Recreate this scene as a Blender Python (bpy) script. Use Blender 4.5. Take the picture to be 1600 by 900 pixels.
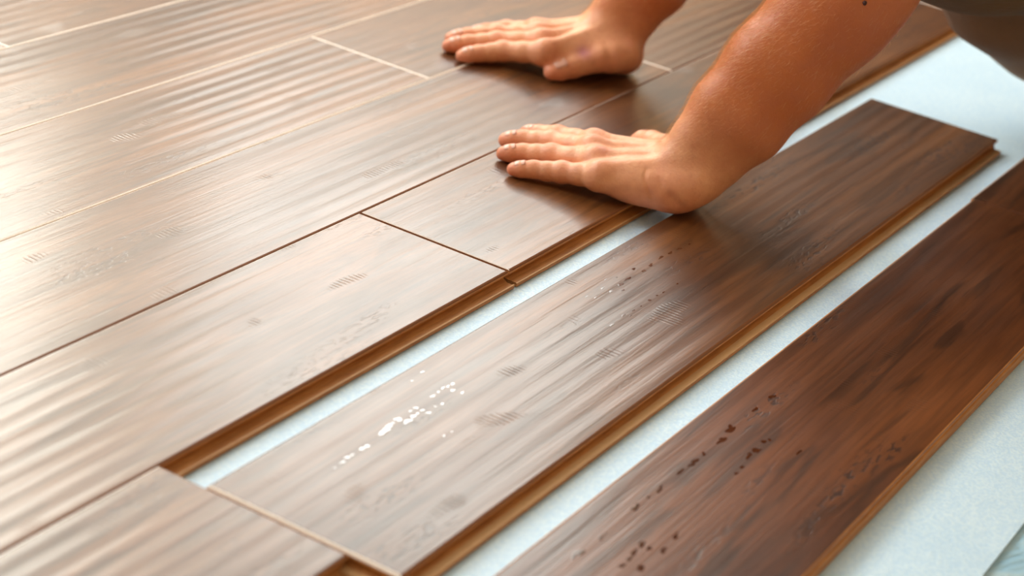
import bpy, bmesh, math, random
import numpy as np
from mathutils import Vector, Matrix

for o in list(bpy.data.objects): bpy.data.objects.remove(o)
S = bpy.context.scene
COL = S.collection
PI = math.pi
random.seed(7); rng = np.random.default_rng(7)

# ------------------------------------------------------------------ camera
CAM = Vector((-1.52438, -0.74449, 0.73870))
FWD = Vector((0.82192362, 0.39878531, -0.40670854))
RIGHT = Vector((0.49516911, -0.85314446, 0.1641709))
UP = Vector((0.2815122, 0.33632545, 0.89868575))
cam = bpy.data.cameras.new('camera'); co = bpy.data.objects.new('camera', cam); COL.objects.link(co)
m = Matrix((RIGHT, UP, -FWD)).transposed().to_4x4(); m.translation = CAM
co.matrix_world = m
cam.sensor_width = 36; cam.lens = 3271.08 / 1600 * 36; cam.clip_start = .02
cam.dof.use_dof = True; cam.dof.focus_distance = 1.86; cam.dof.aperture_fstop = 5.0
S.camera = co

# ------------------------------------------------------------------ world, exposure
S.view_settings.view_transform = 'Standard'; S.view_settings.look = 'None'
S.view_settings.exposure = 0.10; S.view_settings.gamma = 1; S.view_settings.use_curve_mapping = False
w = bpy.data.worlds.new('world'); S.world = w; w.use_nodes = True
w.node_tree.nodes['Background'].inputs[0].default_value = (.75, .85, 1, 1)
w.node_tree.nodes['Background'].inputs[1].default_value = 1.0

def area(name, loc, direction, sx, sy, radiance, color):
    l = bpy.data.lights.new(name, 'AREA'); l.shape = 'RECTANGLE'; l.size = sx; l.size_y = sy
    l.energy = radiance * PI * sx * sy; l.color = color
    o = bpy.data.objects.new(name, l); COL.objects.link(o); o.location = loc
    o.rotation_euler = Vector(direction).to_track_quat('-Z', 'Y').to_euler()
    return o
XR, XL, YB, YF, ZC = 2.60, -2.60, 2.40, -2.40, 2.50      # room walls and ceiling
ZF = -0.0135                                              # underlay top; plank top is z=0
WIN1 = (0.95, 2.25, 1.12, 2.42)                           # on the wall x=XR: y0,y1,z0,z1
WIN3 = (-1.05, -.20, 1.05, 2.20)                         # also on the wall y=YB
WIN2 = (0.55, 2.35, 1.15, 2.44)                            # on the wall y=YB: x0,x1,z0,z1
area('window_daylight', (XR + .1, (WIN1[0]+WIN1[1])/2, (WIN1[2]+WIN1[3])/2), (-1, 0, 0), WIN1[1]-WIN1[0], WIN1[3]-WIN1[2], 7.2, (1, .985, .90))
area('window_daylight', ((WIN2[0]+WIN2[1])/2, YB + .1, (WIN2[2]+WIN2[3])/2), (0, -1, 0), WIN2[1]-WIN2[0], WIN2[3]-WIN2[2], 14.0, (1, .97, .84))
area('window_daylight', ((WIN3[0]+WIN3[1])/2, YB + .1, (WIN3[2]+WIN3[3])/2), (0, -1, 0), WIN3[1]-WIN3[0], WIN3[3]-WIN3[2], 19.0, (.94, .97, 1))

# ------------------------------------------------------------------ helpers
def tag(o, label=None, cat=None, group=None, kind=None):
    if label: o['label'] = label
    if cat: o['category'] = cat
    if group: o['group'] = group
    if kind: o['kind'] = kind
    return o
def empty(name, loc=(0, 0, 0)):
    o = bpy.data.objects.new(name, None); COL.objects.link(o); o.location = loc; o.empty_display_size = .05
    return o
def link(name, me, mats=(), parent=None, smooth=False):
    o = bpy.data.objects.new(name, me); COL.objects.link(o)
    for mt in mats:
        if mt.name not in [x.name for x in me.materials if x]: me.materials.append(mt)
    if parent: o.parent = parent
    if smooth: me.polygons.foreach_set('use_smooth', [True] * len(me.polygons))
    return o
def box_mesh(name, x0, x1, y0, y1, z0, z1):
    me = bpy.data.meshes.new(name)
    v = [(x, y, z) for z in (z0, z1) for y in (y0, y1) for x in (x0, x1)]
    f = [(0, 2, 3, 1), (4, 5, 7, 6), (0, 1, 5, 4), (2, 6, 7, 3), (0, 4, 6, 2), (1, 3, 7, 5)]
    me.from_pydata(v, [], f); return me
def boxes(name, rects):
    V, F = [], []
    for (x0, x1, y0, y1, z0, z1) in rects:
        b = len(V)
        V += [(x, y, z) for z in (z0, z1) for y in (y0, y1) for x in (x0, x1)]
        F += [tuple(b + i for i in f) for f in ((0, 2, 3, 1), (4, 5, 7, 6), (0, 1, 5, 4), (2, 6, 7, 3), (0, 4, 6, 2), (1, 3, 7, 5))]
    me = bpy.data.meshes.new(name); me.from_pydata(V, [], F); return me

class Mat:
    def __init__(s, name, color=(.5, .5, .5), rough=.5, **kw):
        s.m = bpy.data.materials.new(name); s.m.use_nodes = True; s.t = s.m.node_tree
        s.b = s.t.nodes['Principled BSDF']
        s.b.inputs['Base Color'].default_value = (*color, 1); s.b.inputs['Roughness'].default_value = rough
        for k, v in kw.items(): s.b.inputs[k.replace('_', ' ')].default_value = v
    def n(s, t, **kw):
        nd = s.t.nodes.new(t)
        for k, v in kw.items():
            if k[0] == '_': nd.inputs[k[1:].replace('_', ' ')].default_value = v
            else: setattr(nd, k, v)
        return nd
    def l(s, a, b): s.t.links.new(a, b)
    def coords(s, scale, rnd=False, kind='Object'):
        tc = s.n('ShaderNodeTexCoord'); mp = s.n('ShaderNodeMapping'); mp.inputs['Scale'].default_value = scale
        out = tc.outputs[kind]
        if rnd:
            oi = s.n('ShaderNodeObjectInfo'); ad = s.n('ShaderNodeVectorMath', operation='MULTIPLY_ADD')
            ad.inputs[1].default_value = (31.7, 17.3, 9.1)
            cb = s.n('ShaderNodeCombineXYZ')
            for i in range(3): s.l(oi.outputs['Random'], cb.inputs[i])
            s.l(cb.outputs[0], ad.inputs[0]); s.l(out, ad.inputs[2]); out = ad.outputs[0]
        s.l(out, mp.inputs['Vector']); return mp.outputs[0]
    def noise(s, vec, scale=1, detail=3, rough=.5, dist=0):
        n = s.n('ShaderNodeTexNoise'); n.inputs['Scale'].default_value = scale; n.inputs['Detail'].default_value = detail
        n.inputs['Roughness'].default_value = rough; n.inputs['Distortion'].default_value = dist
        s.l(vec, n.inputs['Vector']); return n.outputs[0]
    def ramp(s, fac, stops):
        r = s.n('ShaderNodeValToRGB'); e = r.color_ramp.elements
        while len(e) < len(stops): e.new(.5)
        for i, (p, c) in enumerate(stops):
            e[i].position = p; e[i].color = (*c, 1) if isinstance(c, tuple) else (c, c, c, 1)
        s.l(fac, r.inputs[0]); return r.outputs[0]
    def mix(s, fac, a, b, mode='MIX'):
        x = s.n('ShaderNodeMix', data_type='RGBA', blend_type=mode)
        for v, i in ((fac, 0), (a, 6), (b, 7)):
            if isinstance(v, (int, float)): x.inputs[i].default_value = v
            elif isinstance(v, tuple): x.inputs[i].default_value = (*v, 1)
            else: s.l(v, x.inputs[i])
        return x.outputs[2]
    def math(s, op, a, b=0.):
        x = s.n('ShaderNodeMath', operation=op)
        for v, i in ((a, 0), (b, 1)):
            if isinstance(v, (int, float)): x.inputs[i].default_value = v
            else: s.l(v, x.inputs[i])
        return x.outputs[0]
    def bump(s, h, dist, strength=1, prev=None):
        b = s.n('ShaderNodeBump'); b.inputs['Distance'].default_value = dist; b.inputs['Strength'].default_value = strength
        s.l(h, b.inputs['Height'])
        if prev is not None: s.l(prev, b.inputs['Normal'])
        return b.outputs[0]

# ------------------------------------------------------------------ materials
def wood_material(name, wave=.000062, pits=0.5, fig=.35, bright=1.0, red=1.0):
    M = Mat(name, rough=.3)
    tone = M.noise(M.coords((1.6, 15, 1), True), 1, 4, .55, .6)
    col = M.ramp(tone, [(.28, (.048*bright*red, .0130*bright, .0035*bright)), (.5, (.125*bright*red, .043*bright, .0100*bright)), (.74, (.225*bright*red, .084*bright, .021*bright))])
    grain = M.noise(M.coords((9, 260, 1), True), 1, 3, .6)
    col = M.mix(.55, col, M.ramp(grain, [(.35, .45), (.6, 1.0)]), 'MULTIPLY')
    # cathedral figure: darker flame streaks along the board
    fl = M.noise(M.coords((3.2, 30, 1), True), 1, 2, .5, 1.8)
    col = M.mix(.55, col, M.ramp(fl, [(.36, fig), (.46, 1.0)]), 'MULTIPLY')
    # open pores, rows of dark flecks running with the grain
    pore = M.noise(M.coords((85, 260, 1), True), 1, 2, .5)
    zone = M.noise(M.coords((4.5, 26, 1), True), 1, 1, .5)
    pm = M.math('MULTIPLY', M.ramp(pore, [(.54, 0.), (.60, 1.)]), M.ramp(zone, [(.60, 0.), (.68, 1.)]))
    col = M.mix(M.math('MULTIPLY', pm, pits), col, (.035, .011, .006))
    M.l(col, M.b.inputs['Base Color'])
    # lengthwise hand-scraped waves
    wn = M.noise(M.coords((1.5, 54, 1), True), 1, 1.2, .35, .5)
    wt = M.n('ShaderNodeTexWave', wave_type='BANDS', bands_direction='Y', wave_profile='SIN'); M.l(M.coords((.32, 1, 1), True), wt.inputs['Vector'])
    for k_, v_ in (('Scale', 17.0), ('Distortion', 2.2), ('Detail', 1.0), ('Detail Scale', .5)): wt.inputs[k_].default_value = v_
    wv = M.math('ADD', M.math('MULTIPLY', wt.outputs['Fac'], .55), M.math('MULTIPLY', wn, .45))
    amp = M.ramp(M.noise(M.coords((2.0, 5, 1), True), 1, 1, .5), [(.38, .08), (.66, 1.)])
    h = M.math('MULTIPLY', M.math('SUBTRACT', wv, .5), amp)
    nb = M.bump(h, wave * 10, 1.0)
    # chatter marks: short cross cuts gathered in small patches
    ch = M.n('ShaderNodeTexWave', wave_type='BANDS', bands_direction='X'); ch.inputs['Scale'].default_value = 62; ch.inputs['Distortion'].default_value = 5; ch.inputs['Detail'].default_value = 2; ch.inputs['Detail Scale'].default_value = .6
    mp = M.coords((1, .35, 1), True); M.l(mp, ch.inputs['Vector'])
    cz = M.ramp(M.noise(M.coords((13, 26, 1), True), 1, 1, .5), [(.67, 0.), (.72, 1.)])
    cl = M.math('MULTIPLY', M.math('POWER', ch.outputs['Fac'], 4.), cz)
    nb = M.bump(cl, .00035, .5, nb)
    nb = M.bump(grain, .00022, .9, nb)
    nb = M.bump(pm, -.0002, .5, nb)
    M.l(nb, M.b.inputs['Normal'])
    rg = M.ramp(M.noise(M.coords((5, 20, 1), True), 1, 3, .6), [(.3, .36), (.7, .45)])
    M.l(rg, M.b.inputs['Roughness'])
    M.b.inputs['IOR'].default_value = 1.5
    M.b.inputs['Coat Weight'].default_value = .42; M.b.inputs['Coat Roughness'].default_value = .20
    M.l(nb, M.b.inputs['Coat Normal'])
    return M.m
wood = wood_material('scraped_hickory_laminate')
wood_loose = wood_material('scraped_hickory_laminate_loose', wave=.000055, pits=.9, bright=.90)
wood_dark = wood_material('scraped_hickory_laminate_dark', wave=.000035, pits=1., bright=.72, fig=.12, red=1.22)

M = Mat('fibreboard_core', rough=.6)
c = M.noise(M.coords((25, 300, 300), True), 1, 4, .6)
M.l(M.ramp(c, [(.3, (.34, .13, .030)), (.7, (.56, .25, .070))]), M.b.inputs['Base Color'])
M.l(M.bump(c, .0003), M.b.inputs['Normal'])
core = M.m
M = Mat('painted_edge', (.20, .075, .028), .4)
edge_wood = M.m
M = Mat('pale_lit_bevel', (.92, .84, .76), .40)  # worn edge whitened further; the light it should catch is in the colour
bevel_wood = M.m

M = Mat('blue_foam_underlay', rough=.55)
n1 = M.noise(M.coords((1, 1, 1)), 400, 3, .6); n2 = M.noise(M.coords((1, 1, 1)), 9, 4, .6)
c = M.mix(M.ramp(n1, [(.40, 0.), (.62, 1.)]), (.54, .76, .96), (.70, .88, 1.0))
c = M.mix(M.ramp(n2, [(.3, .35), (.7, 0.)]), c, (.45, .68, .90))
M.l(c, M.b.inputs['Base Color'])
M.l(M.bump(n1, .0009, .8, M.bump(n2, .004, .5)), M.b.inputs['Normal'])
foam = M.m
M = Mat('crinkled_blue_film', rough=.3)
n2 = M.noise(M.coords((9, 16, 1)), 1, 4, .6, 1.2)
M.l(M.ramp(n2, [(.3, (.18, .38, .54)), (.5, (.36, .58, .72)), (.7, (.62, .72, .70))]), M.b.inputs['Base Color'])
M.l(M.bump(n2, .02, .7), M.b.inputs['Normal'])
film = M.m
def plain(name, col, r=.8, bumpd=.0005, sc=40):
    M = Mat(name, rough=r)
    n = M.noise(M.coords((1, 1, 1)), sc, 4, .6)
    M.l(M.mix(n, tuple(x*.88 for x in col), col), M.b.inputs['Base Color']); M.l(M.bump(n, bumpd), M.b.inputs['Normal'])
    return M.m
concrete = plain('concrete', (.38, .37, .35), .9)
wall_m = plain('warm_wall_paint', (.70, .51, .31))
ceil_m = plain('ceiling_paint', (.82, .80, .76))
frame_m = plain('window_frame_paint', (.80, .78, .74), .4)

# ------------------------------------------------------------------ room
T = .12
fl = tag(link('floor', box_mesh('floor', XL, XR, YF, YB, ZF - .1, ZF - .0045), [concrete]), 'dark brown wood laminate floor laid in rows, over a concrete slab', kind='structure')
tag(link('ceiling', box_mesh('ceiling', XL, XR, YF, YB, ZC, ZC + .1), [ceil_m]), kind='structure')
def wall_x(name, x0, x1, win):
    y0, y1, z0, z1 = win or (0, 0, 0, 0)
    r = [(x0, x1, YF - T, YB + T, ZF - .1, ZC + .1)] if not win else [(x0, x1, YF - T, y0, ZF - .1, ZC + .1), (x0, x1, y1, YB + T, ZF - .1, ZC + .1), (x0, x1, y0, y1, ZF - .1, z0), (x0, x1, y0, y1, z1, ZC + .1)]
    return tag(link(name, boxes(name, r), [wall_m]), kind='structure')
def wall_y(name, y0, y1, win, win_b=None):
    x0, x1, z0, z1 = win or (0, 0, 0, 0)
    r = [(XL, XR, y0, y1, ZF - .1, ZC + .1)] if not win else [(XL, x0, y0, y1, ZF - .1, ZC + .1), (x1, XR, y0, y1, ZF - .1, ZC + .1), (x0, x1, y0, y1, ZF - .1, z0), (x0, x1, y0, y1, z1, ZC + .1)]
    if win_b:
        u0, u1, v0, v1 = win_b
        r[0] = (XL, u0, y0, y1, ZF - .1, ZC + .1); r += [(u1, x0, y0, y1, ZF - .1, ZC + .1), (u0, u1, y0, y1, ZF - .1, v0), (u0, u1, y0, y1, v1, ZC + .1)]
    return tag(link(name, boxes(name, r), [wall_m]), kind='structure')
wall_x('wall_right', XR, XR + T, WIN1); wall_x('wall_left', XL - T, XL, None)
wall_y('wall_back', YB, YB + T, WIN2, WIN3); wall_y('wall_front', YF - T, YF, None)
b = .035
y0, y1, z0, z1 = WIN1
tag(link('window_1', boxes('window_1', [(XR+.02, XR+.06, y0, y0+b, z0, z1), (XR+.02, XR+.06, y1-b, y1, z0, z1), (XR+.02, XR+.06, y0+b, y1-b, z0, z0+b), (XR+.02, XR+.06, y0+b, y1-b, z1-b, z1)]), [frame_m]), kind='structure')
x0, x1, z0, z1 = WIN2
tag(link('window_2', boxes('window_2', [(x0, x0+b, YB+.02, YB+.06, z0, z1), (x1-b, x1, YB+.02, YB+.06, z0, z1), (x0+b, x1-b, YB+.02, YB+.06, z0, z0+b), (x0+b, x1-b, YB+.02, YB+.06, z1-b, z1), ((x0+x1)/2-.02, (x0+x1)/2+.02, YB+.02, YB+.06, z0+b, z1-b)]), [frame_m]), kind='structure')

x0, x1, z0, z1 = WIN3
tag(link('window_3', boxes('window_3', [(x0, x0+b, YB+.02, YB+.06, z0, z1), (x1-b, x1, YB+.02, YB+.06, z0, z1), (x0+b, x1-b, YB+.02, YB+.06, z0, z0+b), (x0+b, x1-b, YB+.02, YB+.06, z1-b, z1)]), [frame_m]), kind='structure')
# added panelled door, unseen, there to darken what the right-hand planks reflect
M = Mat('added_door_dark', (.055, .025, .012), .45); door_m = M.m
dr_ = tag(link('added_dark_door', boxes('added_dark_door', [(XR-.02, XR-.0005, -.42, .82, ZF, 2.12)]), [door_m]), kind='structure')
for (a, c, z0, z1) in ((-.30, .12, .20, .95), (.28, .70, .20, .95), (-.30, .12, 1.10, 1.98), (.28, .70, 1.10, 1.98)):
    link('added_door_panel', boxes('added_door_panel', [(XR-.032, XR-.02, a, c, z0, z1)]), [door_m], dr_)

# underlay sheets (thin foam, gently undulating)
def sheet(name, x0, x1, y0, y1, z, t, nx, ny, amp, mat, seed):
    r = np.random.default_rng(seed); ph = r.uniform(0, 6.3, 8); fr = r.uniform(3, 11, (8, 2))
    def h(x, y): return amp * sum(math.sin(fr[i, 0]*x + fr[i, 1]*y + ph[i]) for i in range(8)) / 8
    V, F = [], []
    for j in range(ny + 1):
        for i in range(nx + 1):
            x = x0 + (x1-x0)*i/nx; y = y0 + (y1-y0)*j/ny
            V.append((x, y, z + h(x, y)))
    n = nx + 1
    for j in range(ny):
        for i in range(nx): F.append((j*n+i, j*n+i+1, (j+1)*n+i+1, (j+1)*n+i))
    K = len(V); V += [(a, c, d - t) for a, c, d in V]
    F += [tuple(K + i for i in reversed(f)) for f in F[:nx*ny]]
    for i in range(nx):
        F.append((i+1, i, K+i, K+i+1)); q = ny*n+i; F.append((q, q+1, K+q+1, K+q))
    for j in range(ny):
        q = j*n; F.append((q, q+n, K+q+n, K+q)); q = j*n+nx; F.append((q+n, q, K+q, K+q+n))
    me = bpy.data.meshes.new(name); me.from_pydata(V, [], F)
    return link(name, me, [mat], smooth=False)
tag(sheet('underlay_sheet', -2.4, 2.5, -.499, 2.38, ZF - .0006, .0026, 60, 36, .0005, foam, 1), 'pale blue speckled foam underlay sheet spread beneath the brown planks', 'underlay')
tag(sheet('underlay_film', -2.4, 2.5, -1.9, -.46, ZF - .0034, .0006, 90, 40, .0003, film, 2), 'darker blue crinkled film showing past the foam edge in the bottom right corner', 'underlay')

# ------------------------------------------------------------------ planks
W = .16; LEN = 8.03 * W
#        z        groove side  tongue side
PROF = [(0.0,     -.0022,      -.0017),
        (-.0006,  -.0009,      -.0006),
        (-.0018,   .0,          .0),
        (-.0036,   .0,          .0),
        (-.0042,  -.0035,       .0026),
        (-.0084,  -.0035,       .0026),
        (-.0100,   .0012,      -.0095),
        (-.0101,   .0068,      -.0097),
        (-.0094,   .0078,      -.0099),
        (-.0096,   .0089,      -.0101),
        (-.0130,   .0090,      -.0103)]
CUT = [-.0012, -.0002, .0, .0, .0016, .0018, .0018, .0019, .0019, .0019, .0018]     # plain sawn long edge
NW = 3      # rings 0..NW belong to the printed surface
def plank_parts(L, cut=False, flush=(False, False)):
    rings = []
    for i, (z, g, t) in enumerate(PROF):
        s_ = CUT[i] if cut else g
        e0 = (g*.45 if i < 2 else g) if flush[0] and i < 4 else (0.0 if flush[0] else g); t1 = t if not flush[1] or i < 4 else -.0012 * (i > 5)
        rings.append([(-e0, -s_, z), (L + t1, -s_, z), (L + t1, W + t, z), (-e0, W + t, z)])
    return rings
def surface_slots(me, xpale=3, ypale=3, front=2):      # 0 printed face, 1 bare fibreboard, 2 painted rolled edge, 3 pale worn bevel with caught light in its colour
    for p in me.polygons:
        zc = min(me.vertices[v].co.z for v in p.vertices); n = p.normal
        if abs(n.z) > .95 and zc > -.0001: k = 0
        elif zc > -.0025 and n.z < .5: k = 2
        elif -.0100 < zc and all(me.vertices[v].co.z > -.0102 for v in p.vertices) and max(me.vertices[v].co.z for v in p.vertices) < -.0093: k = 4
        elif zc > -.0025: k = xpale if n.x < -.3 else (ypale if n.y > .3 else front)
        else: k = 1
        p.material_index = k
M = Mat('lip_edge', (.62, .38, .18), .55)
lip_m = M.m
def ring_mesh(name, rings, cap_top, cap_bot):
    V = [v for r in rings for v in r]; F = []
    for i in range(len(rings) - 1):
        for k in range(4):
            a = i*4 + k; c = i*4 + (k+1) % 4
            F.append((a, a + 4, c + 4, c))
    if cap_top: F.append((0, 1, 2, 3))
    if cap_bot: q = (len(rings)-1)*4; F.append((q+3, q+2, q+1, q))
    me = bpy.data.meshes.new(name); me.from_pydata(V, [], F); return me
cache = {}
def laid_plank(xa, xb, row, dy=0, gap=0., flush=(False, False)):
    xa2 = max(xa, (XL + .10)); xb2 = min(xb, XR - .10); L = round(xb2 - xa2 - gap, 4)
    if L < .02: return
    key = (L, flush, row >= 2)
    if key not in cache:
        me = ring_mesh('plank', plank_parts(L, False, flush), True, True)
        for mt in (wood, core, edge_wood, bevel_wood, lip_m): me.materials.append(mt)
        surface_slots(me, 3, 3, 3 if row >= 2 else 2)
        cache[key] = me
    o = bpy.data.objects.new('plank', cache[key]); COL.objects.link(o); o.parent = fl
    o.location = (xa2, row * W + dy, 0)
    return o
G = .0001
starts = {0: 0.0, 1: 4.11, 2: 2.336, 3: -1.2, 4: .38, 5: 3.3, 6: 1.4, 7: -2.2, 8: .9, 9: 2.8, 10: -.6, 11: 1.9, 12: .2, 13: 3.4}
for r, s in starts.items():
    k = -4
    for k in range(-4, 4):
        xa = s * W + k * LEN; xb = xa + LEN
        if xb < XL + .12 or xa > XR - .12: continue
        laid_plank(xa, xb, r, G * .5, .0030 if (r == 0 and k == -1) else G, (r == 0 and k == 0, r == 0 and k == -1))
XE = -3.063 * W
laid_plank(XE - LEN, XE, -1, 0, .0004)          # the laid board of the next row, cut off by the frame

def loose_plank(loc, L, label, rz=0., cut=False):
    r = empty('laminate_plank', loc); r.rotation_euler.z = rz
    rings = plank_parts(L, cut)
    t = ring_mesh('surface_layer', rings[:NW + 1], True, True)
    for mt in (wood_dark if cut else wood_loose, core, edge_wood, bevel_wood): t.materials.append(mt)
    surface_slots(t, 0 if cut else 3, 0, 1 if cut else 2)
    link('surface_layer', t, [], r)
    cb = link('core_board', ring_mesh('core_board', rings[NW:], True, True), [core, lip_m], r)
    for p in cb.data.polygons:
        zs = [cb.data.vertices[v].co.z for v in p.vertices]
        if -.0102 < min(zs) and max(zs) < -.0093 and not cut: p.material_index = 1
    return tag(r, label, 'plank', 'loose planks', 'thing')
def gloss_specks(root, pts, seed, rise=1.0):
    '''irregular shiny pits of bare varnish strung along the grain, each a low rounded lens'''
    rr = random.Random(seed); V, F = [], []
    for x, y, s_ in pts:
        for q in range(2 if s_ > 1.5 else 1):
            cx = x - root.location.x + (rr.uniform(-2.2, 2.2)*.001*s_ if q else 0); cy = y - root.location.y + (rr.uniform(-.8, .8)*.001*s_ if q else 0)
            R = s_*(.00105 if rise > .2 else .00072)*(rr.uniform(.5, .8) if q else 1); ph = rr.uniform(0, 6.3); el_ = rr.uniform(1.2, 2.0) if rise > .2 else rr.uniform(1.5, 3.2); n = 14; b0 = len(V)
            V.append((cx, cy, R*.13*rise + .0001))
            for ring, hz in ((.5, .10), (.85, .04), (1.0, -.02)):
                for k in range(n):
                    a = k*2*PI/n; w_ = 1 + .22*math.sin(2*a + ph) + .13*math.sin(3*a + ph*2)
                    V.append((cx + math.cos(a)*R*ring*w_*el_, cy + math.sin(a)*R*ring*w_*.8, R*hz*rise + .0001))
            for k in range(n): F.append((b0, b0 + 1 + k, b0 + 1 + (k+1) % n))
            for g_ in range(2):
                for k in range(n): a0 = b0 + 1 + g_*n; F.append((a0 + k, a0 + n + k, a0 + n + (k+1) % n, a0 + (k+1) % n))
    me = bpy.data.meshes.new('gloss_speck'); me.from_pydata(V, [], F)
    return tag(link('gloss_speck', me, [gloss_m if rise > .2 else pit_m], root, True), 'shiny varnish specks along the grain', kind='stuff')
M = Mat('bare_varnish', (.075, .022, .009), .06); M.b.inputs['IOR'].default_value = 1.65; M.b.inputs['Coat IOR'].default_value = 1.65; M.b.inputs['Coat Weight'].default_value = 1; M.b.inputs['Coat Roughness'].default_value = .03
gloss_m = M.m
M = Mat('dark_open_grain', (.060, .018, .007), .12)
pit_m = M.m
pf = loose_plank((XE + .0016, (-.2523 - 1) * W, .0002), 4.968 * W - XE - .0016, 'loose brown plank lying next to the laid floor, under the heel of the nearer hand')
pg = loose_plank((3.60 * W - LEN, (-1.5283 - 1) * W, .0002), LEN - .0004, 'dark red-brown loose plank nearest the bottom right, farthest from the laid floor', 0, True)
gloss_specks(pf, [(-0.366, -0.0867, 2), (-0.36, -0.0876, 1.6), (-0.3326, -0.0843, 3), (-0.3227, -0.0821, 2), (-0.3083, -0.0806, 2.4), (-0.3055, -0.0881, 2.2), (-0.2949, -0.0863, 1.8), (-0.2827, -0.0807, 1.6), (-0.2822, -0.0862, 1.5), (-0.2818, -0.0917, 1.6), (-0.2558, -0.0797, 1.6), (-0.2387, -0.0778, 1.4), (-0.2335, -0.0791, 1.2), (-0.2271, -0.0795, 1.3), (-0.2363, -0.0852, 1.4), (-0.2617, -0.0914, 1.3), (-0.2339, -0.0926, 1.2), (-0.3927, -0.0881, 1.3), (-0.3844, -0.0866, 1.5), (-0.379, -0.0871, 1.3), (-0.4035, -0.0886, 0.9), (-0.2282, -0.0519, 1.1), (-0.2473, -0.0544, 1), (-0.3039, -0.1191, 1), (-0.2941, -0.1201, 0.8), (-0.2903, -0.0805, 1.2), (-0.2473, -0.0788, 1.1), (-0.3163, -0.0815, 1.3), (-0.2894, -0.0864, 1.3), (-0.2693, -0.0896, 1.0)], 4, .35)
gloss_specks(pf, [(0.0344, -0.0843, 2), (0.0532, -0.0832, 2.4), (0.0723, -0.0821, 2.4), (0.0958, -0.0755, 1.6), (0.0989, -0.0839, 2.2), (0.1157, -0.0831, 2), (0.1421, -0.0811, 2), (0.1582, -0.0822, 2), (0.1762, -0.0846, 2), (0.1927, -0.0858, 1.6), (0.0342, -0.0758, 1.5), (-0.0288, -0.1174, 1.8), (-0.0031, -0.1155, 1.6), (0.0145, -0.117, 1.2), (0.028, -0.1176, 1.2), (0.0457, -0.1172, 1.9), (0.0604, -0.1173, 1.2), (0.0715, -0.1182, 1.2), (0.0992, -0.1187, 1.4), (0.0532, -0.069, 1.1), (0.0655, -0.0735, 1.2), (0.0452, -0.0906, 1.5), (0.0105, -0.0808, 1.4), (0.0063, -0.0745, 1.1), (0.0023, -0.1201, 1.1)], 6, .06)
gloss_specks(pg, [(-0.1234, -0.2742, 4), (-0.1451, -0.2767, 3.4), (-0.1913, -0.2755, 3), (-0.2153, -0.2744, 2.4), (-0.2539, -0.2754, 2.8), (-0.2914, -0.2741, 3), (-0.3435, -0.2744, 2.6), (-0.3734, -0.2734, 4), (-0.1208, -0.3018, 3), (-0.1392, -0.3025, 3.4), (-0.1528, -0.3031, 2.6), (-0.3055, -0.3139, 2.6), (-0.3323, -0.3009, 3), (-0.3262, -0.3147, 2.6), (-0.3555, -0.3026, 3), (-0.3599, -0.3132, 3), (-0.1769, -0.2759, 2.2), (-0.2006, -0.2754, 2.2), (-0.2684, -0.2739, 1.6), (-0.3374, -0.2746, 1.4), (-0.3816, -0.2728, 2), (-0.1724, -0.3065, 1.6), (-0.1855, -0.3071, 1.6), (-0.1152, -0.3296, 2), (-0.3458, -0.301, 2.4), (-0.3662, -0.3031, 2.2), (-0.3328, -0.3062, 2.2), (-0.0432, -0.2744, 2.6), (-0.0752, -0.2741, 2.6)], 5, .06)
loose_plank((3.60 * W + .0004, (-1.5283 + .012 - 1) * W, .0002), LEN, 'brown plank end butted against the dark loose plank at the right edge', 0, True)

# ------------------------------------------------------------------ implicit surfaces
def seg(P, a, b, ra, rb):
    a = np.asarray(a, np.float32); b = np.asarray(b, np.float32); d = b - a
    t = np.clip(((P - a) @ d) / max(float(d @ d), 1e-12), 0, 1).astype(np.float32)
    t2 = t * t * (3 - 2*t)
    return np.sqrt((((P - a) - t[:, None]*d)**2).sum(1)) - (ra + (rb-ra)*t2)
def ell(P, c, r, axes=None):
    q = P - np.asarray(c, np.float32)
    if axes is not None: q = q @ np.asarray(axes, np.float32).T
    r = np.asarray(r, np.float32); k0 = np.sqrt(((q/r)**2).sum(1)); k1 = np.sqrt(((q/(r*r))**2).sum(1)) + 1e-9
    return k0 * (k0 - 1) / k1
def smin(a, b, k):
    h = np.maximum(k - np.abs(a - b), 0) / k
    return np.minimum(a, b) - h*h*k*.25
def smax(a, b, k): return -smin(-a, -b, k)
def chain(P, pts, k=.004):
    d = None
    for (a, ra), (b, rb) in zip(pts, pts[1:]):
        s = seg(P, a, b, ra, rb); d = s if d is None else smin(d, s, k)
    return d
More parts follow.
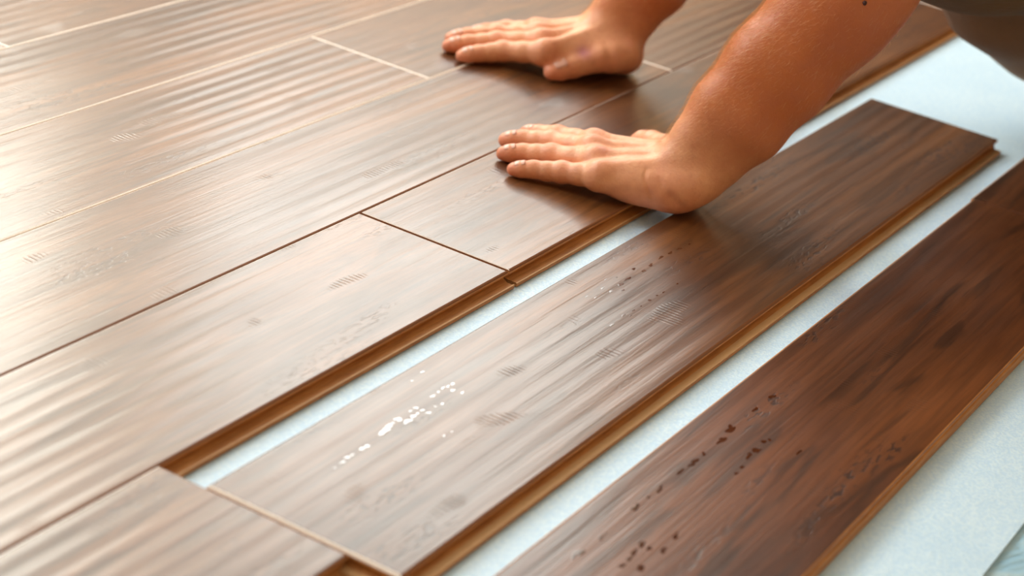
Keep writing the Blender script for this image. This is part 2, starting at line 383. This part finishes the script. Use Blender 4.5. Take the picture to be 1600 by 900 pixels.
def surface(F, lo, hi, h, margin=.012):
    lo = np.array(lo); n = np.ceil((np.array(hi) - lo) / (8*h)).astype(int); N = n * 8
    bi = np.stack(np.meshgrid(*[np.arange(k) for k in n], indexing='ij'), -1).reshape(-1, 3)
    ctr = (lo + (bi*8 + 3.5) * h).astype(np.float32)
    dc = F(ctr)
    v = np.repeat(np.repeat(np.repeat(dc.reshape(n), 8, 0), 8, 1), 8, 2).astype(np.float32)
    act = bi[np.abs(dc) < 8*h*.87 + margin]
    off = np.stack(np.meshgrid(*[np.arange(8)]*3, indexing='ij'), -1).reshape(-1, 3)
    for s in range(0, len(act), 400):
        A = act[s:s+400]; I = (A[:, None, :]*8 + off[None]).reshape(-1, 3)
        v[I[:, 0], I[:, 1], I[:, 2]] = F((lo + I*h).astype(np.float32))
    sg = (v < 0)
    c = np.zeros(tuple(N - 1), np.uint8)
    for dx in (0, 1):
        for dy in (0, 1):
            for dz in (0, 1): c += sg[dx:N[0]-1+dx, dy:N[1]-1+dy, dz:N[2]-1+dz]
    I = np.argwhere((c > 0) & (c < 8))
    idx = np.full(tuple(N - 1), -1, np.int32); idx[I[:, 0], I[:, 1], I[:, 2]] = np.arange(len(I))
    acc = np.zeros((len(I), 3)); cnt = np.zeros(len(I))
    corners = [(a, b_, c_) for a in (0, 1) for b_ in (0, 1) for c_ in (0, 1)]
    for p in corners:
        for ax in range(3):
            if p[ax]: continue
            q = list(p); q[ax] = 1
            va = v[I[:, 0]+p[0], I[:, 1]+p[1], I[:, 2]+p[2]]; vb = v[I[:, 0]+q[0], I[:, 1]+q[1], I[:, 2]+q[2]]
            mk = (va < 0) != (vb < 0); t = np.where(mk, va / np.where(mk, va - vb, 1), 0)
            pt = np.tile(np.array(p, float), (len(I), 1)); pt[:, ax] = t
            acc[mk] += pt[mk]; cnt[mk] += 1
    V = lo + (I + acc / cnt[:, None]) * h
    Fs = []
    for ax in range(3):
        o1, o2 = [(1, 2), (2, 0), (0, 1)][ax]
        sl = [slice(None)]*3; sl2 = [slice(None)]*3; sl[ax] = slice(0, -1); sl2[ax] = slice(1, None)
        E = np.argwhere(sg[tuple(sl)] != sg[tuple(sl2)])
        E = E[(E[:, o1] > 0) & (E[:, o2] > 0) & (E[:, o1] < N[o1]-1) & (E[:, o2] < N[o2]-1)]
        e1 = np.zeros(3, int); e1[o1] = 1; e2 = np.zeros(3, int); e2[o2] = 1
        g = lambda X: idx[X[:, 0], X[:, 1], X[:, 2]]
        q = np.stack([g(E - e1 - e2), g(E - e2), g(E), g(E - e1)], 1)
        flip = sg[E[:, 0], E[:, 1], E[:, 2]]
        q = np.where(flip[:, None], q, q[:, ::-1]); Fs.append(q[(q >= 0).all(1)])
    return V, np.concatenate(Fs)
def np_mesh(name, V, Q):
    me = bpy.data.meshes.new(name)
    me.vertices.add(len(V)); me.vertices.foreach_set('co', V.astype(np.float32).ravel())
    me.loops.add(len(Q)*4); me.loops.foreach_set('vertex_index', Q.astype(np.int32).ravel())
    me.polygons.add(len(Q)); me.polygons.foreach_set('loop_start', np.arange(len(Q), dtype=np.int32)*4)
    me.polygons.foreach_set('use_smooth', np.ones(len(Q), bool))
    me.update(calc_edges=True); me.validate(); return me
#@@PERSON@@
# ------------------------------------------------------------------ the kneeling person
A3 = lambda *p: np.array(p, float)
def unit(v): return v / np.linalg.norm(v)
class Arm:
    """hand pressed flat, forearm rising to the elbow, upper arm to the shoulder"""
    def __init__(s, fingers, thumb, wrist, elbow, shoulder, hw, heel):
        s.f, s.th, s.w, s.e, s.sh, s.hw, s.heel = fingers, thumb, wrist, elbow, shoulder, hw, heel
        s.lat = unit(fingers[-1][0] - fingers[0][0])                  # thumb side -> little finger side
        ax = unit(elbow - wrist); r = A3(.495, -.853, .164); s.bl = unit(r - ax * (r @ ax))   # breadth of the forearm
        s.ax = ax
    def hand(s, P):
        d = None
        for i, f in enumerate(s.f):
            k = (1.03, 1.06, 1.04, .96)[i]
            a, b, c, t = f
            m1 = (a + b)/2; m2 = (b + c)/2; m3 = (c*.35 + t*.65)
            up = A3(0, 0, 1)
            pts = [(a, .0124*k), (m1, .0114*k), (b, .0108*k), (m2 - up*.0003, .0100*k), (c, .0094*k), (m3 - up*.0002, .0089*k), (t, .0073*k)]
            q = chain(P, pts, .0035)
            q = smin(q, ell(P, b + up*.0012*k, (.0098*k, .0100*k, .0094*k)), .006)
            d = q if d is None else smin(d, q, .0012)
        p = None
        n = len(s.f)
        for i, f in enumerate(s.f):
            o = s.lat * ((i - 1.5) / 1.5 * .021)
            base = s.w + o + A3(0, 0, -.012)
            q = seg(P, base, f[0] - A3(0, 0, .003), .0185, .0125)
            p = q if p is None else smin(p, q, .013)
            # extensor tendon ridge and knuckle
            q2 = seg(P, s.w + o*.5 + A3(0, 0, .010), f[0] + A3(0, 0, .0082), .0050, .0034); p = smin(p, q2, .012)
            p = smin(p, ell(P, f[0] + A3(0, 0, .0040), (.0080,)*3), .016)
        for c, r in s.heel: p = smin(p, ell(P, c, r), .014)
        a, b, c, t = s.th
        th = chain(P, [(a, .0190), ((a+b)/2, .0175), (b, .0145), ((b+c)/2, .0128), (c, .0130), (c*.35+t*.65, .0118), (t, .0092)], .005)
        th = smin(th, ell(P, b + A3(0, 0, .003), (.0125,)*3), .005)
        p = smin(p, seg(P, (a+b)/2, s.f[0][0]*.4 + s.w*.6, .013, .012), .010)
        d = smin(d, p, .0055); d = smin(d, th, .007)
        return d
    def arm(s, P):
        w_, e, ax, bl = s.w, s.e, s.ax, s.bl
        at = lambda t: w_ + (e - w_) * t
        d = None
        prof = [(0, .0135, s.hw[0]), (.12, .0150, s.hw[0]), (.27, .0175, s.hw[1]), (.52, .0185, s.hw[2]), (.85, .0150, s.hw[3]), (1.0, .0120, s.hw[3])]
        for sg in (1, -1):
            q = chain(P, [(at(t) + bl*o*sg, hw - o) for t, o, hw in prof], .02)
            d = q if d is None else smin(d, q, .02)
        dn = np.cross(ax, bl)
        # muscle bellies and the ulnar knob
        for sgn in (1,): d = smin(d, seg(P, at(.30) + bl*.010 - dn*.010, at(.85) + bl*.004 - dn*.014, .022, .030), .03)
        d = smin(d, seg(P, at(.45) - bl*.014 + dn*.008, at(.95) - bl*.014 + dn*.010, .024, .030), .03)
        d = smin(d, ell(P, at(.06) + bl*.022 + dn*.006*0, (.0115,)*3), .012)
        up = chain(P, [(e, s.hw[3]*.86), ((e + s.sh)/2, .050), (s.sh, .058)], .02)
        return smin(d, up, .03)
    def F(s, P):
        d = smin(s.hand(P), s.arm(P), .016)
        # folds where the bent wrist creases: (path, depth, width)
        for path, dep, wd in s.folds:
            q = chain(P, [(p_, 0.) for p_ in path], .0001)
            d = d + dep * np.exp(-np.maximum(q, 0)**2 / (2*wd*wd)).astype(np.float32)
        return smax(d, (-(P[:, 2]) + .0004).astype(np.float32), .0035)

left = Arm(
    fingers=[[A3(.283, .072, .0275), A3(.294, .118, .0175), A3(.299, .141, .0115), A3(.299, .156, .0078)],
             [A3(.259, .062, .0295), A3(.273, .113, .0182), A3(.270, .143, .0120), A3(.262, .159, .0078)],
             [A3(.239, .047, .0275), A3(.243, .096, .0172), A3(.237, .125, .0112), A3(.227, .141, .0078)],
             [A3(.218, .030, .0235), A3(.216, .069, .0150), A3(.208, .096, .0108), A3(.199, .113, .0074)]],
    thumb=[A3(.305, -.018, .030), A3(.333, .012, .029), A3(.356, .040, .021), A3(.370, .062, .0125)],
    wrist=A3(.276, -.041, .044), elbow=A3(.360, -.135, .245), shoulder=A3(.46, -.25, .50),
    hw=(.0375, .0455, .0495, .0535),
    heel=[(A3(.252, -.030, .020), (.024, .030, .021)), (A3(.292, -.022, .022), (.024, .028, .022)), (A3(.240, .005, .020), (.020, .030, .020))])
left.folds = [([A3(.236, -.054, .008), A3(.2349, -.052, .0149), A3(.229, -.0440, .0225)], .0028, .0036), ([A3(.229, -.0440, .0225), A3(.2265, -.0345, .0310), A3(.229, -.028, .038)], .0011, .0016),
              ([A3(.2235, -.0265, .0180), A3(.2225, -.021, .0282), A3(.2229, -.017, .0328), A3(.2251, -.0136, .0371), A3(.230, -.012, .043)], .0012, .0014)]
right = Arm(
    fingers=[[A3(.495, .249, .0275), A3(.487, .296, .0165), A3(.468, .316, .0112), A3(.453, .328, .0076)],
             [A3(.519, .268, .0295), A3(.506, .315, .0180), A3(.486, .341, .0120), A3(.469, .356, .0078)],
             [A3(.544, .285, .0275), A3(.531, .330, .0170), A3(.511, .356, .0112), A3(.494, .368, .0078)],
             [A3(.566, .300, .0235), A3(.564, .336, .0150), A3(.549, .354, .0108), A3(.534, .364, .0074)]],
    thumb=[A3(.572, .186, .029), A3(.541, .203, .025), A3(.515, .220, .0165), A3(.490, .2325, .0105)],
    wrist=A3(.589, .215, .047), elbow=A3(.668, .122, .270), shoulder=A3(.70, -.01, .51),
    hw=(.0345, .0385, .0440, .0480),
    heel=[(A3(.590, .196, .021), (.026, .024, .021)), (A3(.606, .222, .021), (.024, .026, .021)), (A3(.588, .250, .020), (.022, .028, .019))])
right.folds = [([A3(.562, .207, .044), A3(.556, .221, .040), A3(.548, .232, .034)], .0014, .0018), ([A3(.576, .188, .052), A3(.566, .200, .050)], .0012, .0018)]

SKIN = np.array((.78, .39, .21)); RED = np.array((.76, .27, .155)); TAN_SHADE = np.array((.56, .165, .045)); PALE = np.array((.84, .55, .36))  # forearm tan is deepened, with the arm's shaded side put into the colour
def blob(P, c, r): return np.exp(-((P - c)**2).sum(1) / (r*r))
def skin_color(P):
    C = np.tile(SKIN, (len(P), 1))
    def mixin(wt, col): 
        nonlocal C; wt = np.clip(wt, 0, 1)[:, None]; C = C*(1-wt) + np.array(col)*wt
    for a in (left, right):
        t = np.clip(((P - a.w) @ a.ax) / np.linalg.norm(a.e - a.w), -.3, 1.3)
        near = np.linalg.norm(P - a.w, axis=1) < .5
        mixin(np.clip((t - .02) * 2.6, 0, .95) * near, TAN_SHADE)
        for f in a.f:
            mixin(.55*blob(P, f[0] + A3(0, 0, .010), .011), RED)
            mixin(.65*blob(P, f[1] + A3(0, 0, .006), .011), RED)
            mixin(.35*blob(P, f[2] + A3(0, 0, .006), .008), RED)
            mixin(.80*blob(P, f[3], .013), RED)
            q = (f[1] + f[2])/2; mixin(.25*blob(P, q + A3(0, 0, .006), .010), PALE)
        mixin(.8*blob(P, a.th[3], .020), RED); mixin(.4*blob(P, a.th[1], .02), RED)
        for c, r in a.heel[:2]: mixin(.6*blob(P, c, .028), RED)
        mixin(.7*np.exp(-np.clip(P[:, 2], 0, 1)/.009) * near, RED)
    mixin(.75*blob(P, A3(.5207, .2126, .034), .0085), (.48, .17, .25))      # bruise at the base of the right thumb
    mixin(.6*blob(P, A3(.2383, .040, .0432), .006), (.70, .33, .27))        # healed spot on a knuckle
    mixin(.30*blob(P, A3(.34, -.15, .22), .06), (.52, .13, .06))
    return C
M = Mat('skin', rough=.45)
at_ = M.n('ShaderNodeAttribute', attribute_name='tone')
n1 = M.noise(M.coords((1, 1, 1)), 55, 4, .6); n2 = M.noise(M.coords((1, 1, 1)), 520, 3, .6); n3 = M.noise(M.coords((1, 1, 1)), 190, 3, .65, .6)
c = M.mix(M.ramp(n1, [(.35, .30), (.65, 0.)]), at_.outputs['Color'], (.50, .15, .08))
c = M.mix(M.ramp(n3, [(.56, 0.), (.75, .16)]), c, (.36, .12, .05))
M.l(c, M.b.inputs['Base Color'])
M.l(M.bump(n3, .0009, .5, M.bump(n2, .0004, .6)), M.b.inputs['Normal'])
M.l(M.ramp(n3, [(.3, .40), (.7, .55)]), M.b.inputs['Roughness'])
M.b.inputs['Subsurface Weight'].default_value = .16; M.b.inputs['Subsurface Radius'].default_value = (1, .30, .15); M.b.inputs['Subsurface Scale'].default_value = .006
M.b.inputs['Specular IOR Level'].default_value = .45
skin = M.m

def box_cut(V, Q, lo, hi):
    c = V[Q].mean(1); return Q[~((c > lo) & (c < hi)).all(1)]
boxL = (A3(.150, -.235, -.006), A3(.455, .185, .262)); boxR = (A3(.425, .050, -.006), A3(.780, .400, .262))
Vs, Qs, off = [], [], 0
H = .0012
for a, (lo, hi) in ((left, boxL), (right, boxR)):
    V, Q = surface(a.F, lo, hi, H, .010)
    Vs.append(V); Qs.append(Q + off); off += len(V)
NECK = A3(.575, -.125, .54); HEAD = A3(.500, -.030, .600); PELV = A3(.885, -.43, .25); CHEST = A3(.63, -.19, .45)
fdir = unit(A3(-.55, .72, -.40)); hup = unit(A3(-.30, .40, 1.15)); hup = unit(hup - fdir*(hup @ fdir)); hsd = np.cross(fdir, hup)
HA = np.stack([hsd, fdir, hup])
KR = A3(.770, -.153, .205); HR = A3(.88, -.36, .27); AR = A3(1.09, -.31, .085)
KL = A3(.700, -.520, .092); HL = A3(.82, -.50, .24); AL = A3(1.03, -.80, .065)
def head_F(P):
    H_ = lambda s, f, u: HEAD + hsd*s + fdir*f + hup*u
    d = ell(P, H_(0, -.012, .028), (.074, .094, .092), HA)
    d = smin(d, ell(P, H_(0, .028, -.040), (.056, .060, .068), HA), .03)
    d = smin(d, ell(P, H_(0, .066, -.088), (.026, .022, .020), HA), .03)
    d = smin(d, seg(P, H_(0, .084, .012), H_(0, .108, -.026), .009, .013), .012)
    for s_ in (-1, 1):
        d = smax(d, -ell(P, H_(.031*s_, .094, .008), (.018, .014, .012), HA), .012)
        d = smin(d, seg(P, H_(.016*s_, .086, .026), H_(.048*s_, .074, .026), .007, .006), .010)
        d = smin(d, ell(P, H_(.078*s_, -.010, -.004), (.009, .018, .032), HA), .006)
    d = smin(d, seg(P, H_(-.020, .086, -.056), H_(.020, .086, -.056), .006, .006), .006)
    d = smin(d, seg(P, H_(-.016, .084, -.067), H_(.016, .084, -.067), .0065, .0065), .004)
    return d
def body_F(P):
    d = smin(left.arm(P), right.arm(P), .01)
    t = seg(P, left.sh, right.sh, .062, .062); t = smin(t, seg(P, CHEST, PELV, .125, .115), .05)
    t = smin(t, seg(P, NECK, HEAD - hup*.05, .056, .052), .04)
    d = smin(d, t, .04); d = smin(d, head_F(P), .02)
    for h_, k, a in ((HR, KR, AR), (HL, KL, AL)):
        d = smin(d, seg(P, h_, k, .070, .048), .03); d = smin(d, seg(P, k, a, .046, .034), .01)
    return d
V, Q = surface(body_F, (.20, -.95, .005), (1.35, .25, .80), .006, .03)
Q = box_cut(V, Q, boxL[0], boxL[1] - A3(0, 0, .003)); Q = box_cut(V, Q, boxR[0], boxR[1] - A3(0, 0, .003))
Vs.append(V); Qs.append(Q + off)
V = np.concatenate(Vs); Q = np.concatenate(Qs)
used = np.zeros(len(V), bool); used[Q.ravel()] = True; rm = np.cumsum(used) - 1; V = V[used]; Q = rm[Q]
me = np_mesh('body', V, Q)
at = me.color_attributes.new('tone', 'FLOAT_COLOR', 'POINT')
cc = skin_color(V); at.data.foreach_set('color', np.concatenate([cc, np.ones((len(V), 1))], 1).astype(np.float32).ravel())
person = empty('person', (.80, -.35, 0)); tag(person, 'person in a dark brown shirt pressing both bare hands flat on the planks', 'person')
PO = Vector((-.80, .35, 0))
body = link('body', me, [skin], person); body.location = PO
tag(body, 'bare tanned arms and hands')

# fingernails: curved plates set in the finger tips
M = Mat('nail', (.74, .42, .33), .36); M.b.inputs['Subsurface Weight'].default_value = .1; M.b.inputs['Subsurface Scale'].default_value = .003
nail_m = M.m
def nail(c, t, r, n, wd, ln):
    ax = t - c; L = np.linalg.norm(ax); ax = ax / L; n = unit(n - ax*(n @ ax)); sd = np.cross(ax, n)
    V, F = [], []; nu, nv = 8, 8; ctr = c*.30 + t*.70
    for lay in (0, 1):
        for j in range(nv + 1):
            v = j/nv*2 - 1
            for i in range(nu + 1):
                u = i/nu*2 - 1
                wfac = math.sqrt(max(0, 1 - (abs(v)**5)*.55)); th = u*wfac*.92*wd/r*.5
                rr = r*(1.0 - .05*(v+1)) + (.0006 if lay else -.0006)
                lift = -.0012*max(0, v)**2
                V.append(tuple(ctr + ax*(v*ln/2) + (sd*math.sin(th) + n*math.cos(th))*rr + n*lift))
    k = nu + 1; K = k*(nv + 1)
    for j in range(nv):
        for i in range(nu):
            F.append((K+j*k+i, K+j*k+i+1, K+(j+1)*k+i+1, K+(j+1)*k+i)); F.append((j*k+i, (j+1)*k+i, (j+1)*k+i+1, j*k+i+1))
    for i in range(nu): F.append((i, i+1, K+i+1, K+i)); q = nv*k+i; F.append((q+1, q, K+q, K+q+1))
    for j in range(nv): F.append(((j+1)*k, j*k, K+j*k, K+(j+1)*k)); q = j*k+nu; F.append((q, q+k, K+q+k, K+q))
    me = bpy.data.meshes.new('fingernail'); me.from_pydata(V, [], F)
    o = link('fingernail', me, [nail_m], body, True); return o
for a in (left, right):
    for i, f in enumerate(a.f):
        k = (1.03, 1.06, 1.04, .96)[i]
        nail(f[2], f[3], .0093*k, A3(0, 0, 1) - A3(.1, .05, 0), .0118*k, .0115*k)
nail(right.th[2], right.th[3], .0130, A3(-.35, -.25, 1), .0150, .0150)
nail(left.th[2], left.th[3], .0130, A3(.4, 0, 1), .0150, .0150)

# fine blond hair on the forearms
mV, mF = [], []
fine_n = len(Vs[0]) + len(Vs[1])
nrm = np.zeros((len(me.vertices), 3), np.float32); me.vertices.foreach_get('normal', nrm.ravel()) if False else None
nrm = np.array([tuple(v.normal) for v in ()])
nbuf = np.zeros(len(me.vertices)*3, np.float32); me.vertex_normals.foreach_get('vector', nbuf); nrm = nbuf.reshape(-1, 3)
for a, cnt, zmax in ((left, 6000, .262), (right, 1800, .15)):
    tt = ((V - a.w) @ a.ax) / np.linalg.norm(a.e - a.w)
    dist = np.linalg.norm(V - (a.w + np.clip(tt, 0, 1)[:, None]*(a.e - a.w)), axis=1)
    ok = np.where((tt > -.02) & (tt < 1.0) & (dist < .075) & (V[:, 2] < zmax))[0]
    wt = .06 + np.clip(-(nrm[ok] @ a.bl), 0, 1)**2*1.6; wt *= np.clip(.4 + tt[ok]*1.5, 0, 1); wt /= wt.sum()
    for i in rng.choice(ok, cnt, False, wt):
        p = V[i]; n = nrm[i].astype(float); d = -a.ax*.9 - a.bl*.25 + rng.normal(0, .22, 3); d = d - n*(d @ n); d = unit(d)
        L = rng.uniform(.004, .009); s = unit(np.cross(d, n)); r0 = .00006
        base = len(mV)
        pts = [p - n*.0003, p + d*L*.42 + n*L*.32, p + d*L*.92 + n*L*.42]
        for q, rr in zip(pts, (r0, r0*.8, r0*.25)):
            for ang in (0, 2.094, 4.189): mV.append(tuple(q + (s*math.cos(ang) + np.cross(s, d)*math.sin(ang))*rr))
        for lv in (0, 3):
            for e_ in range(3):
                b0 = base + lv + e_; b1 = base + lv + (e_+1) % 3; mF.append((b0, b1, b1 + 3, b0 + 3))
me2 = bpy.data.meshes.new('arm_hair'); me2.from_pydata(mV, [], mF)
M = Mat('blond_hair', (.72, .44, .20), .35); hair_m = M.m
o = link('arm_hair', me2, [hair_m], body); tag(o, 'fine blond arm hair', kind='stuff')

# scab on the elbow
def lump(name, c, r, mat, parent, seed, nz=.25):
    bm = bmesh.new(); bmesh.ops.create_icosphere(bm, subdivisions=3, radius=1)
    rr = random.Random(seed)
    for v in bm.verts:
        k = 1 + nz*(math.sin(v.co.x*5 + seed) * math.cos(v.co.y*6 + seed*2)*.5)
        v.co = Vector((v.co.x*r[0]*k, v.co.y*r[1]*k, v.co.z*r[2]*k)) + Vector(c)
    me = bpy.data.meshes.new(name); bm.to_mesh(me); bm.free(); return link(name, me, [mat], parent, True)

# clothes
def cloth_mat(name, col, sc=900):
    M = Mat(name, rough=.85); v = M.coords((1, 1, 1))
    wv = M.n('ShaderNodeTexWave', wave_type='BANDS', bands_direction='DIAGONAL'); wv.inputs['Scale'].default_value = 220; M.l(v, wv.inputs['Vector'])
    n = M.noise(v, 14, 4, .6)
    c = M.mix(n, tuple(x*.7 for x in col), tuple(x*1.25 for x in col)); M.l(c, M.b.inputs['Base Color'])
    M.l(M.bump(wv.outputs['Fac'], .0004, .6, M.bump(n, .01, .5)), M.b.inputs['Normal'])
    M.b.inputs['Sheen Weight'].default_value = .05
    return M.m
shirt_m = cloth_mat('dark_brown_knit', (.15, .080, .030)); trouser_m = cloth_mat('grey_brown_twill', (.26, .15, .08)); shoe_m = plain('worn_leather', (.10, .06, .035), .6)
def folds(P, f, a): return (a*(np.sin(P[:, 0]*f + np.sin(P[:, 2]*f*.7)*2) * np.sin(P[:, 1]*f*.8 + P[:, 2]*f*.6))).astype(np.float32)
def shirt_F(P):
    t = seg(P, CHEST, PELV + A3(0, 0, .05), .150, .140)
    t = smin(t, seg(P, left.sh, right.sh, .078, .078), .07)
    t = smin(t, seg(P, A3(.545, -.170, .305), A3(.80, -.36, .33), .108, .115), .06)       # loose front hanging
    for a in (left, right): t = smin(t, seg(P, a.sh, a.sh*.62 + a.e*.38, .074, .070), .04)
    t = smax(t, -(seg(P, NECK - A3(-.02, .03, 0), HEAD, .062, .068)), .01)
    return t + folds(P, 26, .006) + folds(P, 55, .002)
V1, Q1 = surface(shirt_F, (.30, -.70, .10), (1.12, .20, .72), .008, .03)
sh = link('shirt', np_mesh('shirt', V1, Q1), [shirt_m], person); sh.location = PO
def trouser_F(P):
    d = seg(P, HR, HL, .125, .125); d = smin(d, seg(P, PELV, PELV + A3(0, -.03, 0), .14, .13), .04)
    for h_, k, a in ((HR, KR, AR), (HL, KL, AL)):
        d = smin(d, chain(P, [(h_, .098), ((h_ + k)/2 + A3(0, 0, .01), .090), (k, .068)], .03), .05)
        if k is KR: d = smin(d, chain(P, [(k, .066), (A3(.97, -.222, .118), .086), (a, .056)], .05), .05); d = smin(d, seg(P, A3(.82, -.176, .160), A3(.90, -.195, .135), .072, .078), .04)
        else: d = smin(d, seg(P, k, a, .070, .052), .02)
    d = d + folds(P, 34, .0045) + folds(P, 70, .0015)
    return smax(d, (-(P[:, 2]) + .003).astype(np.float32), .01)
V1, Q1 = surface(trouser_F, (.55, -1.0, -.012), (1.40, -.02, .46), .008, .03)
tr = link('trousers', np_mesh('trousers', V1, Q1), [trouser_m], person); tr.location = PO
for k, a in ((KR, AR), (KL, AL)):
    dr = unit(a - k); dr[2] = 0; dr = unit(dr)
    def shoe_F(P): 
        d = smin(seg(P, a + A3(0, 0, -.005), a + dr*.05 - A3(0, 0, .012), .046, .043), seg(P, a + dr*.04 - A3(0, 0, .018), a + dr*.10 + A3(0, 0, -.016), .042, .034), .03)
        return smax(d, (-(P[:, 2]) + .003).astype(np.float32), .004)
    V1, Q1 = surface(shoe_F, tuple(a - A3(.16, .20, .09)), tuple(a + A3(.20, .16, .12)), .006, .02)
    so = link('shoe', np_mesh('shoe', V1, Q1), [shoe_m], person); so.location = PO
def hair_F(P):
    d = ell(P, HEAD - fdir*.018 + hup*.034, (.082, .097, .094), HA)
    cut = ((P - (HEAD + fdir*.030 + hup*.045)) @ (fdir*.9 - hup*.55)).astype(np.float32)
    d = smax(d, cut, .02); return d + folds(P, 160, .0012)
V1, Q1 = surface(hair_F, tuple(HEAD - .16), tuple(HEAD + .16), .004, .02)
M = Mat('brown_hair', (.09, .045, .02), .5); ho = link('head_hair', np_mesh('head_hair', V1, Q1), [M.m], person); ho.location = PO
M = Mat('eye_white', (.8, .78, .75), .2)
for s_ in (-1, 1):
    c = HEAD + hsd*.031*s_ + fdir*.078 + hup*.008; o = lump('eye', c, (.0115,)*3, M.m, body, 3, 0)

M = Mat('scab', (.055, .012, .010), .55); scab_m = M.m
lump('scab', A3(.3100, -.1598, .2398), (.0026, .0020, .0024), scab_m, body, 2)  #@@SCAB@@
